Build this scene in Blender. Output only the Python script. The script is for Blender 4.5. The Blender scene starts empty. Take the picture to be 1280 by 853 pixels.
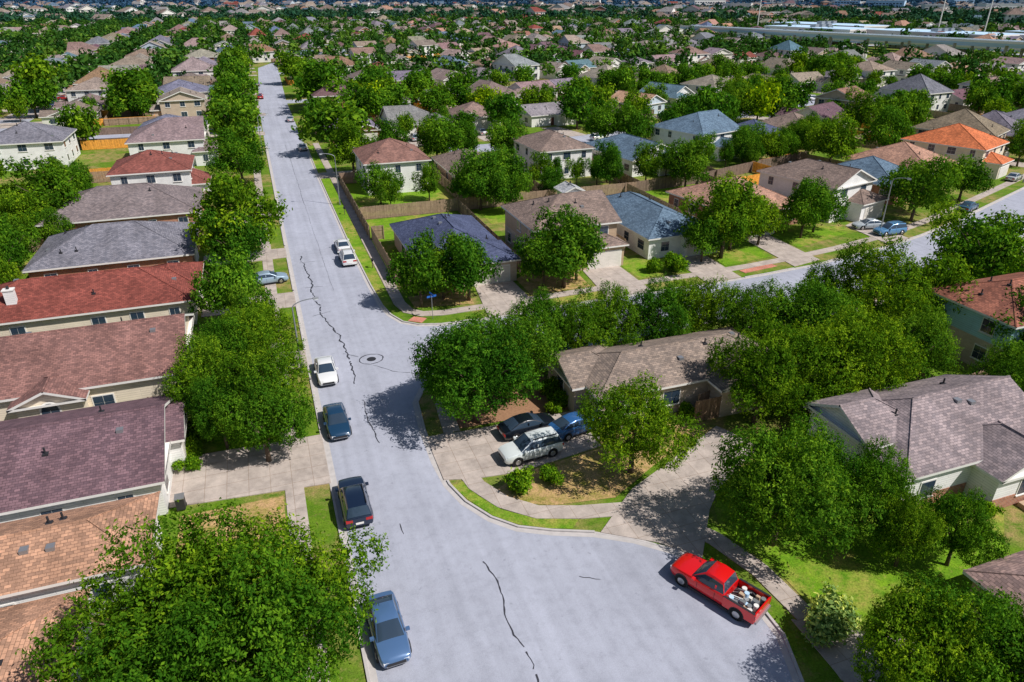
import bpy, math, random
import numpy as np
from mathutils import Vector
from mathutils.geometry import tessellate_polygon
random.seed(7)
SC=bpy.context.scene
COL=SC.collection
R=random.random
U=random.uniform

# ------------------------------------------------------------ materials
def new_mat(name):
    m=bpy.data.materials.new(name); m.use_nodes=True
    nt=m.node_tree; nt.nodes.clear()
    o=nt.nodes.new('ShaderNodeOutputMaterial')
    return m,nt,o
class N:
    def __init__(s,nt): s.nt=nt
    def n(s,t,**k):
        nd=s.nt.nodes.new(t)
        for a,b in k.items(): setattr(nd,a,b)
        return nd
    def l(s,a,b): s.nt.links.new(a,b)
    def noise(s,vec,scale,detail=3,rough=.55):
        q=s.n('ShaderNodeTexNoise'); q.inputs['Scale'].default_value=scale; q.inputs['Detail'].default_value=detail
        q.inputs['Roughness'].default_value=rough
        if vec is not None: s.l(vec,q.inputs['Vector'])
        return q.outputs['Fac']
    def ramp(s,fac,stops,interp='LINEAR'):
        r=s.n('ShaderNodeValToRGB'); cr=r.color_ramp; cr.interpolation=interp
        while len(cr.elements)<len(stops): cr.elements.new(0.5)
        for e,(p,c) in zip(cr.elements,stops):
            e.position=p; e.color=(c[0],c[1],c[2],1) if hasattr(c,'__len__') else (c,c,c,1)
        s.l(fac,r.inputs[0]); return r.outputs[0]
    def mix(s,a,b,fac,mode='MIX'):
        m=s.n('ShaderNodeMix',data_type='RGBA',blend_type=mode)
        for i,v in ((0,fac),(6,a),(7,b)):
            if hasattr(v,'node'): s.l(v,m.inputs[i])
            elif hasattr(v,'__len__'): m.inputs[i].default_value=(v[0],v[1],v[2],1)
            else:
                if i==0: m.inputs[0].default_value=v
                else: m.inputs[i].default_value=(v,v,v,1)
        return m.outputs[2]
    def bsdf(s,o,col,rough=.8,spec=.3,bump=None,bs=.3,metal=0,bd=.02):
        b=s.n('ShaderNodeBsdfPrincipled')
        if hasattr(col,'node'): s.l(col,b.inputs['Base Color'])
        else: b.inputs['Base Color'].default_value=(*col,1)
        b.inputs['Roughness'].default_value=rough; b.inputs['Metallic'].default_value=metal
        b.inputs['Specular IOR Level'].default_value=spec
        if bump is not None:
            bp=s.n('ShaderNodeBump'); bp.inputs['Strength'].default_value=bs; bp.inputs['Distance'].default_value=bd
            s.l(bump,bp.inputs['Height']); s.l(bp.outputs[0],b.inputs['Normal'])
        s.l(b.outputs[0],o.inputs[0]); return b

def m_plain(name,col,rough=.7,spec=.3,metal=0,var=.12,scale=1.5):
    m,nt,o=new_mat(name); s=N(nt)
    tc=s.n('ShaderNodeTexCoord').outputs['Object']
    v=s.noise(tc,scale,3)
    c=s.mix(tuple(x*(1-var) for x in col),tuple(min(1,x*(1+var)) for x in col),v)
    s.bsdf(o,c,rough,spec,metal=metal); return m
def m_grass(name,green,green2,dry,dryamt,far=False):
    m,nt,o=new_mat(name); s=N(nt)
    g=s.n('ShaderNodeNewGeometry').outputs['Position']
    a=s.noise(g,.11,4,.6); b=s.noise(g,.9,5,.7); c=s.noise(g,9,3,.7)
    col=s.mix(green,green2,s.ramp(b,[(.3,0),(.7,1)]))
    d=s.ramp(a,[(dryamt-.05,0),(dryamt+.06,1)])
    d2=s.ramp(b,[(.35,.0),(.6,1)])
    dm=s.mix(d,d2,1.0,'MULTIPLY')
    col=s.mix(col,dry,dm)
    e=s.noise(g,2.7,3,.6)
    col=s.mix(col,s.mix(dry,green,.45),s.ramp(e,[(.56,0),(.70,.8)]))
    col=s.mix(col,s.ramp(c,[(.25,.5),(.75,1.4)]),1.0,'MULTIPLY')
    if far: # aerial haze painted into the ground colour, darker and bluer far out
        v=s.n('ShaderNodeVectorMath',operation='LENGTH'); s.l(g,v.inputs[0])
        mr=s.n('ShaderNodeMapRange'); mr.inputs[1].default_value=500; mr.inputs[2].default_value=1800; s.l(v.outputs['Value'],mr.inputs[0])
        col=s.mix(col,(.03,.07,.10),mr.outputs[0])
    s.bsdf(o,col,.95,.1,bump=c,bs=.5,bd=.05); return m
def m_road(name,base):
    m,nt,o=new_mat(name); s=N(nt)
    g=s.n('ShaderNodeNewGeometry').outputs['Position']
    a=s.noise(g,.13,4,.6); b=s.noise(g,1.3,6,.7); c=s.noise(g,22,2,.7)
    col=s.mix(tuple(x*.87 for x in base),tuple(x*1.07 for x in base),s.ramp(a,[(.3,0),(.7,1)]))
    col=s.mix(col,s.ramp(b,[(.25,.84),(.5,1.0),(.8,1.08)]),1.0,'MULTIPLY')
    col=s.mix(col,s.ramp(c,[(.3,.86),(.7,1.12)]),1.0,'MULTIPLY')
    mp=s.n('ShaderNodeMapping'); mp.inputs['Scale'].default_value=(1.1,.03,1); s.l(g,mp.inputs['Vector'])
    w=s.noise(mp.outputs[0],1.0,3)
    col=s.mix(col,s.ramp(w,[(.3,.88),(.65,1.04)]),1.0,'MULTIPLY')
    sp=s.noise(g,2.3,2,.5)
    col=s.mix(col,s.ramp(sp,[(.68,1.0),(.78,.76)]),1.0,'MULTIPLY')
    s.bsdf(o,col,.9,.2,bump=c,bs=.2,bd=.01); return m
def m_concrete(name,base):
    m,nt,o=new_mat(name); s=N(nt)
    g=s.n('ShaderNodeNewGeometry').outputs['Position']
    a=s.noise(g,.8,6,.7); c=s.noise(g,14,2,.7)
    col=s.mix(tuple(x*.68 for x in base),tuple(x*1.15 for x in base),s.ramp(a,[(.3,0),(.7,1)]))
    br=s.n('ShaderNodeTexBrick'); br.offset=0; s.l(g,br.inputs['Vector'])
    br.inputs['Scale'].default_value=1; br.inputs['Brick Width'].default_value=1.5; br.inputs['Row Height'].default_value=1.5
    br.inputs['Mortar Size'].default_value=.02; br.inputs['Color1'].default_value=(1,1,1,1); br.inputs['Color2'].default_value=(.9,.9,.9,1); br.inputs['Mortar'].default_value=(.66,.6,.55,1)
    col=s.mix(col,br.outputs[0],1.0,'MULTIPLY')
    col=s.mix(col,s.ramp(c,[(.3,.9),(.7,1.08)]),1.0,'MULTIPLY')
    s.bsdf(o,col,.9,.2); return m
def m_shingle():
    m,nt,o=new_mat('roof_shingles'); s=N(nt)
    uv=s.n('ShaderNodeTexCoord').outputs['UV']; g=s.n('ShaderNodeNewGeometry').outputs['Position']
    oc=s.n('ShaderNodeObjectInfo').outputs['Color']
    br=s.n('ShaderNodeTexBrick'); s.l(uv,br.inputs['Vector']); br.inputs['Scale'].default_value=1
    br.inputs['Brick Width'].default_value=.36; br.inputs['Row Height'].default_value=.2; br.inputs['Mortar Size'].default_value=.014
    br.inputs['Color1'].default_value=(.70,.70,.72,1); br.inputs['Color2'].default_value=(1.3,1.24,1.2,1); br.inputs['Mortar'].default_value=(.45,.45,.45,1)
    br.inputs['Bias'].default_value=-.1
    a=s.noise(g,.35,4,.6)
    col=s.mix(oc,br.outputs[0],1.0,'MULTIPLY')
    col=s.mix(col,s.ramp(a,[(.3,.78),(.7,1.18)]),1.0,'MULTIPLY')
    f=s.noise(g,7,3,.8)
    col=s.mix(col,s.ramp(f,[(.3,.82),(.7,1.18)]),1.0,'MULTIPLY')
    # streaks running down the slope
    mp=s.n('ShaderNodeMapping'); mp.inputs['Scale'].default_value=(1.3,.12,1); s.l(uv,mp.inputs['Vector'])
    col=s.mix(col,s.ramp(s.noise(mp.outputs[0],1,3),[(.3,.86),(.7,1.08)]),1.0,'MULTIPLY')
    s.bsdf(o,col,.9,.15,bump=br.outputs[1],bs=-.4,bd=.02); return m
def m_brick(name,c1,c2,mort):
    m,nt,o=new_mat(name); s=N(nt)
    uv=s.n('ShaderNodeTexCoord').outputs['UV']; g=s.n('ShaderNodeNewGeometry').outputs['Position']
    br=s.n('ShaderNodeTexBrick'); s.l(uv,br.inputs['Vector']); br.inputs['Scale'].default_value=1
    br.inputs['Brick Width'].default_value=.3; br.inputs['Row Height'].default_value=.12; br.inputs['Mortar Size'].default_value=.012
    br.inputs['Color1'].default_value=(*c1,1); br.inputs['Color2'].default_value=(*c2,1); br.inputs['Mortar'].default_value=(*mort,1)
    a=s.noise(g,.7,4)
    col=s.mix(br.outputs[0],s.ramp(a,[(.3,.8),(.7,1.15)]),1.0,'MULTIPLY')
    s.bsdf(o,col,.9,.2); return m
def m_siding(name,col,useobj=False):
    m,nt,o=new_mat(name); s=N(nt)
    uv=s.n('ShaderNodeTexCoord').outputs['UV']
    br=s.n('ShaderNodeTexBrick'); s.l(uv,br.inputs['Vector']); br.inputs['Scale'].default_value=1
    br.inputs['Brick Width'].default_value=3.6; br.inputs['Row Height'].default_value=.2; br.inputs['Mortar Size'].default_value=.012
    br.inputs['Color1'].default_value=(1,1,1,1); br.inputs['Color2'].default_value=(.95,.95,.95,1); br.inputs['Mortar'].default_value=(.6,.6,.6,1)
    if useobj:
        rn=s.n('ShaderNodeObjectInfo').outputs['Random']
        base=s.ramp(rn,[(0,(.80,.78,.74)),(.3,(.38,.17,.11)),(.4,(.78,.74,.68)),(.62,(.55,.44,.34)),(.72,(.80,.79,.78)),(.9,(.5,.58,.66))],'CONSTANT')
    else: base=col
    c=s.mix(base,br.outputs[0],1.0,'MULTIPLY')
    g=s.n('ShaderNodeNewGeometry').outputs['Position']
    c=s.mix(c,s.ramp(s.noise(g,.8,4),[(.3,.88),(.7,1.05)]),1.0,'MULTIPLY')
    s.bsdf(o,c,.75,.25); return m
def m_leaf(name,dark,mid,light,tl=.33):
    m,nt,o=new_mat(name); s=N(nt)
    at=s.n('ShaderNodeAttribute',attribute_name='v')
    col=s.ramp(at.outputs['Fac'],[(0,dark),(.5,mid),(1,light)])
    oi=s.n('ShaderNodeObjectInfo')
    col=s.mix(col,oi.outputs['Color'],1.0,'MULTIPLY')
    d=s.n('ShaderNodeBsdfDiffuse'); s.l(col,d.inputs[0])
    t=s.n('ShaderNodeBsdfTranslucent'); c2=s.mix(col,(1.35,1.3,.4),1.0,'MULTIPLY'); s.l(c2,t.inputs[0])
    mx=s.n('ShaderNodeMixShader'); mx.inputs[0].default_value=tl; s.l(d.outputs[0],mx.inputs[1]); s.l(t.outputs[0],mx.inputs[2])
    s.l(mx.outputs[0],o.inputs[0]); return m
def m_objcol(name,rough,spec,metal=0,coat=0,var=False):
    m,nt,o=new_mat(name); s=N(nt)
    c=s.n('ShaderNodeObjectInfo').outputs['Color']
    if var:
        g=s.n('ShaderNodeNewGeometry').outputs['Position']
        c=s.mix(c,s.ramp(s.noise(g,2.5,4,.7),[(.3,.7),(.7,1.2)]),1.0,'MULTIPLY')
        mp=s.n('ShaderNodeMapping'); mp.inputs['Scale'].default_value=(6,6,.2); s.l(g,mp.inputs['Vector'])
        c=s.mix(c,s.ramp(s.noise(mp.outputs[0],1,2),[(.35,.75),(.65,1.15)]),1.0,'MULTIPLY')
    b=s.bsdf(o,c,rough,spec,metal=metal)
    b.inputs['Coat Weight'].default_value=coat; b.inputs['Coat Roughness'].default_value=.05
    return m

M={}
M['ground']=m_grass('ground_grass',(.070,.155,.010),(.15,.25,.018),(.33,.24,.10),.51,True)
M['lawn']=m_grass('lawn_green',(.085,.21,.010),(.20,.35,.018),(.36,.30,.08),.53)
M['dry']=m_grass('lawn_dry',(.17,.19,.025),(.33,.27,.06),(.50,.32,.16),.30)
M['asphalt']=m_road('asphalt',(.385,.40,.475))
M['conc']=m_concrete('concrete_paving',(.49,.42,.375))
M['kerb']=m_plain('kerb_concrete',(.47,.44,.43),.9,.2,var=.25,scale=2)
M['tar']=m_plain('tar_seal',(.045,.045,.055),.5,.4)
M['roof']=m_shingle()
M['trim']=m_plain('white_trim',(.76,.74,.71),.6)
M['brick']=m_brick('red_brick',(.34,.12,.07),(.46,.20,.12),(.4,.35,.3))
M['tanbrick']=m_brick('tan_brick',(.54,.42,.31),(.64,.52,.42),(.5,.45,.4))
M['white']=m_siding('white_siding',(.85,.84,.83))
M['cream']=m_siding('cream_siding',(.80,.70,.56))
M['beige']=m_siding('beige_siding',(.52,.38,.26))
M['blue']=m_siding('pale_blue_siding',(.42,.66,.76))
M['varwall']=m_siding('mixed_siding',None,True)
M['glass']=m_plain('window_glass',(.03,.05,.08),.08,.7)
M['door']=m_plain('painted_door',(.16,.06,.04),.5)
M['garage']=m_siding('garage_door_panels',(.76,.72,.66))
M['metal']=m_plain('grey_metal',(.35,.36,.38),.4,.5,.6)
M['dark']=m_plain('dark_plastic',(.03,.03,.035),.5)
M['bark']=m_plain('bark',(.13,.095,.07),.95,.1,var=.35,scale=6)
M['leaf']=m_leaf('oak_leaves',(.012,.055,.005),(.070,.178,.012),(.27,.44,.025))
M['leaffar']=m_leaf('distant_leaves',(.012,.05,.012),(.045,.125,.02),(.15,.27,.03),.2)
M['leafmid']=m_leaf('woodland_leaves',(.010,.045,.028),(.028,.085,.045),(.075,.15,.07),.1)  # far woods, with some aerial haze mixed into the leaf colour as blue
M['leafhaze']=m_leaf('hazy_leaves',(.02,.06,.13),(.04,.095,.17),(.07,.14,.21),.1)  # stronger aerial haze painted into the colours of the farthest leaves
M['paint']=m_objcol('car_paint',.28,.5,.2,.8)
M['fence']=m_objcol('fence_wood',.9,.1,0,0,True)
M['tyre']=m_plain('tyre_rubber',(.02,.02,.02),.8,.2)
M['rim']=m_plain('alloy_rim',(.5,.5,.52),.3,.5,.8)
M['lampw']=m_plain('headlight_lens',(.75,.77,.8),.15,.6)
M['lampr']=m_plain('tail_light_lens',(.45,.02,.02),.2,.6)
M['signblue']=m_plain('blue_sign_paint',(.02,.12,.45),.4)
M['paver']=m_brick('red_pavers',(.50,.12,.07),(.6,.2,.12),(.5,.4,.35))
M['mulch']=m_plain('mulch',(.30,.17,.10),.95,.1,var=.4,scale=5)
M['palec']=m_plain('pale_blue_concrete',(.45,.62,.80),.8,.2,var=.1,scale=.1)

# ------------------------------------------------------------ mesh builder
class MB:
    def __init__(s): s.v=[];s.f=[];s.m=[];s.mats=[]
    def mi(s,k):
        if k not in s.mats: s.mats.append(k)
        return s.mats.index(k)
    def face(s,pts,k):
        b=len(s.v); s.v+= [tuple(p) for p in pts]; s.f.append(tuple(range(b,b+len(pts)))); s.m.append(s.mi(k))
    def box(s,x0,x1,y0,y1,z0,z1,k,ktop=None):
        if x0>x1:x0,x1=x1,x0
        if y0>y1:y0,y1=y1,y0
        b=len(s.v); s.v+=[(x0,y0,z0),(x1,y0,z0),(x1,y1,z0),(x0,y1,z0),(x0,y0,z1),(x1,y0,z1),(x1,y1,z1),(x0,y1,z1)]
        i=s.mi(k)
        for q in ((0,3,2,1),(0,1,5,4),(1,2,6,5),(2,3,7,6),(3,0,4,7)): s.f.append(tuple(b+a for a in q)); s.m.append(i)
        s.f.append((b+4,b+5,b+6,b+7)); s.m.append(s.mi(ktop) if ktop else i)
    def tube(s,p0,p1,r0,r1,k,n=8,cap=True):
        p0=Vector(p0);p1=Vector(p1);d=(p1-p0).normalized()
        a=d.orthogonal().normalized();c=d.cross(a); b=len(s.v); i=s.mi(k)
        for p,r in((p0,r0),(p1,r1)):
            for j in range(n):
                t=2*math.pi*j/n; q=p+a*math.cos(t)*r+c*math.sin(t)*r; s.v.append(tuple(q))
        for j in range(n):
            s.f.append((b+j,b+(j+1)%n,b+n+(j+1)%n,b+n+j)); s.m.append(i)
        if cap:
            s.f.append(tuple(b+n+j for j in range(n))); s.m.append(i)
            s.f.append(tuple(b+n-1-j for j in range(n))); s.m.append(i)
    def mesh(s,name,smooth=False):
        me=bpy.data.meshes.new(name); me.from_pydata(s.v,[],s.f)
        for k in s.mats: me.materials.append(M[k])
        me.polygons.foreach_set('material_index',s.m)
        uvl=me.uv_layers.new(name='UVMap'); co=[]
        for p in me.polygons:
            n=p.normal
            if abs(n.z)>.995: u=Vector((1,0,0));w=Vector((0,1,0))
            else:
                u=Vector((0,0,1)).cross(n).normalized(); w=n.cross(u)
            for vi in p.vertices:
                c=me.vertices[vi].co; co+= [c.dot(u),c.dot(w)]
        uvl.data.foreach_set('uv',co)
        if smooth:
            me.polygons.foreach_set('use_smooth',[True]*len(me.polygons))
            try: me.set_sharp_from_angle(angle=math.radians(38))
            except Exception: pass
        me.update(); return me
def add(name,me,loc=(0,0,0),rot=0,scale=None,parent=None,color=None):
    o=bpy.data.objects.new(name,me); COL.objects.link(o)
    o.location=loc; o.rotation_euler=(0,0,rot)
    if scale: o.scale=scale if hasattr(scale,'__len__') else (scale,)*3
    if parent: o.parent=parent
    if color: o.color=(*color,1)
    return o
def sheet(name,pts,z,k,thick=0):
    mb=MB(); v=[Vector((x,y,0)) for x,y in pts]
    tri=tessellate_polygon([v])
    i=mb.mi(k); mb.v=[(p.x,p.y,z) for p in v]
    for t in tri:
        a,b_,c=[v[q] for q in t]
        t=tuple(t)
        if (b_-a).cross(c-a).z<0: t=t[::-1]
        mb.f.append(t); mb.m.append(i)
    if thick:
        n=len(v)
        for j in range(n):
            a=v[j];c=v[(j+1)%n]
            mb.face([(a.x,a.y,z),(a.x,a.y,z-thick),(c.x,c.y,z-thick),(c.x,c.y,z)],k)
    return add(name,mb.mesh(name))
def resample(pts,step):
    out=[Vector(pts[0])]
    for a,b in zip(pts,pts[1:]):
        a=Vector(a);b=Vector(b);n=max(1,int((b-a).length/step))
        for i in range(1,n+1): out.append(a.lerp(b,i/n))
    return out
def offs(P,w):
    L=[]
    for i,p in enumerate(P):
        a=P[max(0,i-1)];b=P[min(len(P)-1,i+1)];d=(b-a).normalized(); L.append(p+Vector((-d.y,d.x))*w)
    return L
def ribbon(mb,pts,w,z,k,step=2.0,thick=0):
    P=resample(pts,step); A=offs(P,w/2);B=offs(P,-w/2)
    for i in range(len(P)-1):
        a,b,c,d=B[i],B[i+1],A[i+1],A[i]
        mb.face([(a.x,a.y,z),(b.x,b.y,z),(c.x,c.y,z),(d.x,d.y,z)],k)
        if thick:
            mb.face([(a.x,a.y,z-thick),(b.x,b.y,z-thick),(b.x,b.y,z),(a.x,a.y,z)],k)
            mb.face([(d.x,d.y,z),(c.x,c.y,z),(c.x,c.y,z-thick),(d.x,d.y,z-thick)],k)

def warp(x):
    if x<45: return 0
    if x<102: return .00135*(x-45)**2.2
    if x<170: return 9.8+.38*(x-102)
    return 35.7+.1*(x-170)
def wang(x): return math.atan((warp(x+1)-warp(x-1))/2)

# ------------------------------------------------------------ ground, roads
gm=MB(); 
GX=[-6000,-1500,-400,-100,0,100,300,700,1500,6000]; GY=[-400,0,100,300,700,1500,3500,9000]
for i in range(len(GX)-1):
    for j in range(len(GY)-1):
        gm.face([(GX[i],GY[j],0),(GX[i+1],GY[j],0),(GX[i+1],GY[j+1],0),(GX[i],GY[j+1],0)],'ground')
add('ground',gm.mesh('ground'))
up=[(x,66.6+warp(x)) for x in (36,49,58,66,74,82,90,98,106,118,130,145,160)]
lo=[(x+2.0*(x>60),57.0+warp(x)) for x in (160,145,130,118,106,98,90,82,74,66,58,49,42)]
left=[(1.2,y) for y in (12,40,80,120,175)]
right=[(10.2,175),(9.8,140),(9.8,100),(10.1,80),(10.35,73.5),(10.8,70.6),(11.7,68.3),(13.2,67),(15.5,66.3),(22,66.1)]
corner=[(30,56),(16,55.6),(12.6,55),(10.6,53.6),(9.5,51.5),(9.1,47),(9.0,42.5),(9.2,39.5),(9.8,37.3),(11.0,35.1),(12.4,33.6),(14.4,32.5),(17,31.4),(19.2,30),(21.2,28.2),(22.7,25.8),(23.4,23.2),(23.3,20.5),(22.2,17.6),(20,14.5),(16.5,12),(11,10.5),(6,10.5),(1.2,12)]
outline=left+right+up+lo+corner
sheet('road',outline[:-1],.008,'asphalt')
gaps=[(9.1,43,3.2),(20.4,29.6,3.6),(1.2,46,4),(24,66.1,3.2),(38.8,66.6,3),(52,66.9,2.8),(66,68,3),(84,71,3.2),(1.2,79,2.5),(1.2,63,2),(1.2,96,3),(1.2,115,3)]
def kerb(name,pts):
    P=resample(pts,.5); A=offs(P,.0);B=offs(P,-.16)
    G2=offs(P,.38)
    mb=MB()
    for i in range(len(P)-1):
        mx=(P[i]+P[i+1])/2
        z=.12
        if any((mx-Vector(g[:2])).length<g[2] for g in gaps): z=.03
        a,b,c,d=A[i],A[i+1],B[i+1],B[i]
        mb.face([(d.x,d.y,z),(c.x,c.y,z),(b.x,b.y,z),(a.x,a.y,z)],'kerb')
        mb.face([(a.x,a.y,z),(b.x,b.y,z),(b.x,b.y,0),(a.x,a.y,0)],'kerb')
        mb.face([(d.x,d.y,0),(c.x,c.y,0),(c.x,c.y,z),(d.x,d.y,z)],'kerb')
        a2,b2=G2[i],G2[i+1]
        mb.face([(a.x,a.y,.013),(b.x,b.y,.013),(b2.x,b2.y,.013),(a2.x,a2.y,.013)],'kerb')
    add(name,mb.mesh(name))
kerb('kerb',left[::-1])
kerb('kerb',(right+up)[::-1])
kerb('kerb',(lo+corner)[::-1])
rd=MB()
ribbon(rd,[(5.5,175),(5.9,250),(8,330),(9,375),(16,400),(40,420)],8.8,.010,'asphalt')
for i,ys in enumerate((156,251,346,441,536,631,726,821)):
    ribbon(rd,[(x,ys+warp(x)) for x in range(10 if ys!=156 else 40,700,12)],8.5,.014+.004*(i%2),'asphalt')
for j,xs in enumerate((-64,-154,-244)):
    ribbon(rd,[(xs,90),(xs,900)],8.5,.022,'asphalt',20)
ribbon(rd,[(160,95+0),(240,118),(330,127),(600,150)],8.8,.011,'asphalt')
ribbon(rd,[(-63,200),(1,200)],8,.026,'asphalt')
add('road',rd.mesh('far_roads'))
sw=MB()
ribbon(sw,[(-1.4,12),(-1.4,175)],1.3,.06,'conc',2,.06)
ribbon(sw,[(12.5,175),(12.4,73.5),(12.9,71),(14.2,69.7),(16.5,69.2),(24,69.4)]+[(x,69.8+warp(x)) for x in (36,49,58,66,74,82,90,98,106,118,130,145,160)],1.35,.062,'conc',1.5,.06)
ribbon(sw,[(10.6,46),(10.7,41.5),(11.1,38.8),(12.3,36.4),(14.2,34.6),(17,33.6),(20,32.9),(22.6,30.8),(24.2,28.3),(25.2,25),(25.5,21),(25,17)],1.35,.064,'conc',.8,.06)
ribbon(sw,[(11.2,46),(11.6,50.5),(13,53),(16,53.9)]+[(x,53.9+warp(x)) for x in (30,45,60,75,90,110,130)],1.35,.061,'conc',1.5,.06)
add('sidewalk',sw.mesh('sidewalk'))
DR=[[(9.05,46),(9.0,40.2),(11,39.6),(14.6,39.2),(21.8,40.2),(21.8,45.6),(12,45.8)],
 [(17.4,31.3),(21.5,34.6),(25,36.2),(32,39.5),(33.8,36),(27.5,32.6),(25.5,30.8),(22.4,27.0),(20.5,29.2)],
 [(-10.2,49.6),(1.15,49.2),(1.15,42.6),(-9.8,43.6)],
 [(20.9,66.3),(27.2,66.4),(27,77),(22.3,77)],[(35.7,66.8),(41.8,66.8),(42,78.5),(37,78)],[(49.4,67),(54.6,67.1),(55,76.5),(50,76.5)],
 [(63.5,68),(68.5,69),(69,84),(64.5,83)],[(82.2,70.6),(87.2,72),(88,82),(83,80)],
 [(-9,81.5),(1.15,81),(1.15,76.5),(-9,77)],[(-9,65),(1.15,65),(1.15,61.5),(-9,61)],[(-9.5,98.5),(1.15,98),(1.15,94),(-9.5,93.5)],[(-9.5,117),(1.15,117),(1.15,112.5),(-9.5,112.5)],
 [(9.9,143),(19,143),(19,138),(9.9,138)],[(24.5,21.2),(24.3,14),(30,13),(31,17)]]
for i,d in enumerate(DR): sheet('driveway',d,.070+.002*(i%3),'conc',.07)
sheet('lawn',[(11.8,37.6),(12.9,36.2),(15.5,34.9),(20,34.2),(24.5,36.6),(30.5,39.4),(30,41.5),(22,41.2),(21.9,40),(14.6,39)],.03,'dry')
sheet('lawn',[(9.4,39.4),(10.1,37.4),(11.2,35.3),(12.5,33.9),(14.4,32.8),(15.8,32.3),(16.6,33),(14.0,34.0),(12,35.6),(10.9,37.6),(10.3,39.6)],.03,'lawn')
sheet('lawn',[(26,31),(28,32.4),(34,35.8),(44,36),(46,25),(36,17),(26.3,18),(26.2,25),(25,28.7)],.03,'lawn')
sheet('lawn',[(13.3,108.3),(30.3,108.3),(30.3,131.8),(13.3,131.8)],.03,'lawn')
sheet('lawn',[(13.4,97),(28.5,97),(28.5,107.6),(13.4,107.6)],.03,'lawn')
sheet('lawn',[(-9,49.8),(-2.2,49.5),(-2.2,60),(-8.6,60)],.03,'lawn')
sheet('lawn',[(-9,42.4),(-2.2,42.3),(-2.2,12),(-9,12)],.03,'dry')
sheet('lawn',[(10.2,172),(11.7,172),(11.6,74),(11.0,71.5),(10.4,74),(9.99,100)],.032,'lawn')
sheet('lawn',[(27.6,70.6),(35.4,70.8),(36,78),(30,78),(27.6,76)],.03,'dry')
sheet('lawn',[(42.3,70.9),(49.2,71.2),(49.5,76),(42.3,78)],.03,'lawn')
sheet('lawn',[(55.2,71.2),(63.3,72.2),(64,83),(58,83),(55.4,77)],.03,'lawn')
sheet('lawn',[(69.2,74),(82.2,77.3),(82,80),(78,82),(70,83)],.03,'lawn')
sheet('lawn',[(13.7,75),(13.8,71.6),(20.5,70.5),(20.8,75)],.03,'dry')
sheet('lawn',[(28.6,67),(35.4,67.3),(35.4,69),(27.6,68.7)],.03,'lawn')
sheet('lawn',[(46,24.6),(60,24),(60,36),(46,35.6)],.031,'lawn')
sheet('planting_bed',[(12,46.3),(21.8,46),(21.8,52.5),(13.5,52.8),(12,50)],.03,'mulch')
for (a,b,c,d) in ((-40,-31.5,92,108),(-42,-27,126,141),(32,47,99,107.5),(49,60,99,117),(63,77,100,116),(50,60,104,117)):
    sheet('lawn',[(a,c),(b,c),(b,d),(a,d)],.028 if a!=50 else .034,'lawn')
sheet('paver_strip',[(56,68.2),(61.5,68.9),(61.3,69.9),(55.8,69.2)],.05,'paver',.05)
sheet('paver_strip',[(12.3,68.4),(13.6,67.4),(14.4,68.4),(13.2,69.3)],.05,'paver',.05)
def crack(pts,w=.09,jit=.22):
    P=resample(pts,.3); Q=[]; ox=0
    for p in P:
        ox=.86*ox+U(-jit,jit); Q.append(Vector((p.x+ox,p.y+U(-.06,.06))))
    mb=MB(); ww=[w*U(.25,.7) for _ in Q]
    A=[q+(a-q)*s for q,a,s in zip(Q,offs(Q,1),ww)]; B=[q+(a-q)*s for q,a,s in zip(Q,offs(Q,-1),ww)]
    for i in range(len(Q)-1):
        if R()<.03: continue
        mb.face([(*B[i],.016),(*B[i+1],.016),(*A[i+1],.016),(*A[i],.016)],'tar')
    add('tar_crack',mb.mesh('crack'))
crack([(3.0,94),(3.3,86),(3.5,76.5),(4.2,71),(4.8,67.2),(5,60),(5,56.6)],.15,.13)
crack([(5.2,53.5),(5.2,49),(5.3,46.5)],.09,.08)
crack([(9.3,31.5),(9.6,29),(9.2,26.5),(9.5,24),(9.2,21),(9,14)],.085,.09)
crack([(14.4,28.3),(15.6,27.6)],.05,.06); crack([(5,36.7),(5.1,35.6)],.06,.06)
crack([(7.1,59.6),(8.8,57.6),(10.2,57)],.07,.08); crack([(6,61.8),(4.7,63)],.07,.08)
crack([(7.1+1.15*math.cos(t),60.9+1.0*math.sin(t)) for t in np.linspace(0,6.28,22)],.12,.03)
crack([(5.6,120),(5.6,100),(5.7,80)],.03,.03); crack([(5.6,175),(5.6,120)],.05,.04)
for y in (73.5,82,91): crack([(2.6,y+U(-.5,.5)),(4.6,y+U(-.5,.5))],.07,.09)
crack([(18,61),(26,61.4),(36,61.2)],.05,.06)
mh=MB(); mh.tube((7.1,60.9,0),(7.1,60.9,.02),.45,.45,'dark',20); add('manhole_cover',mh.mesh('manhole'))

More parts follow.
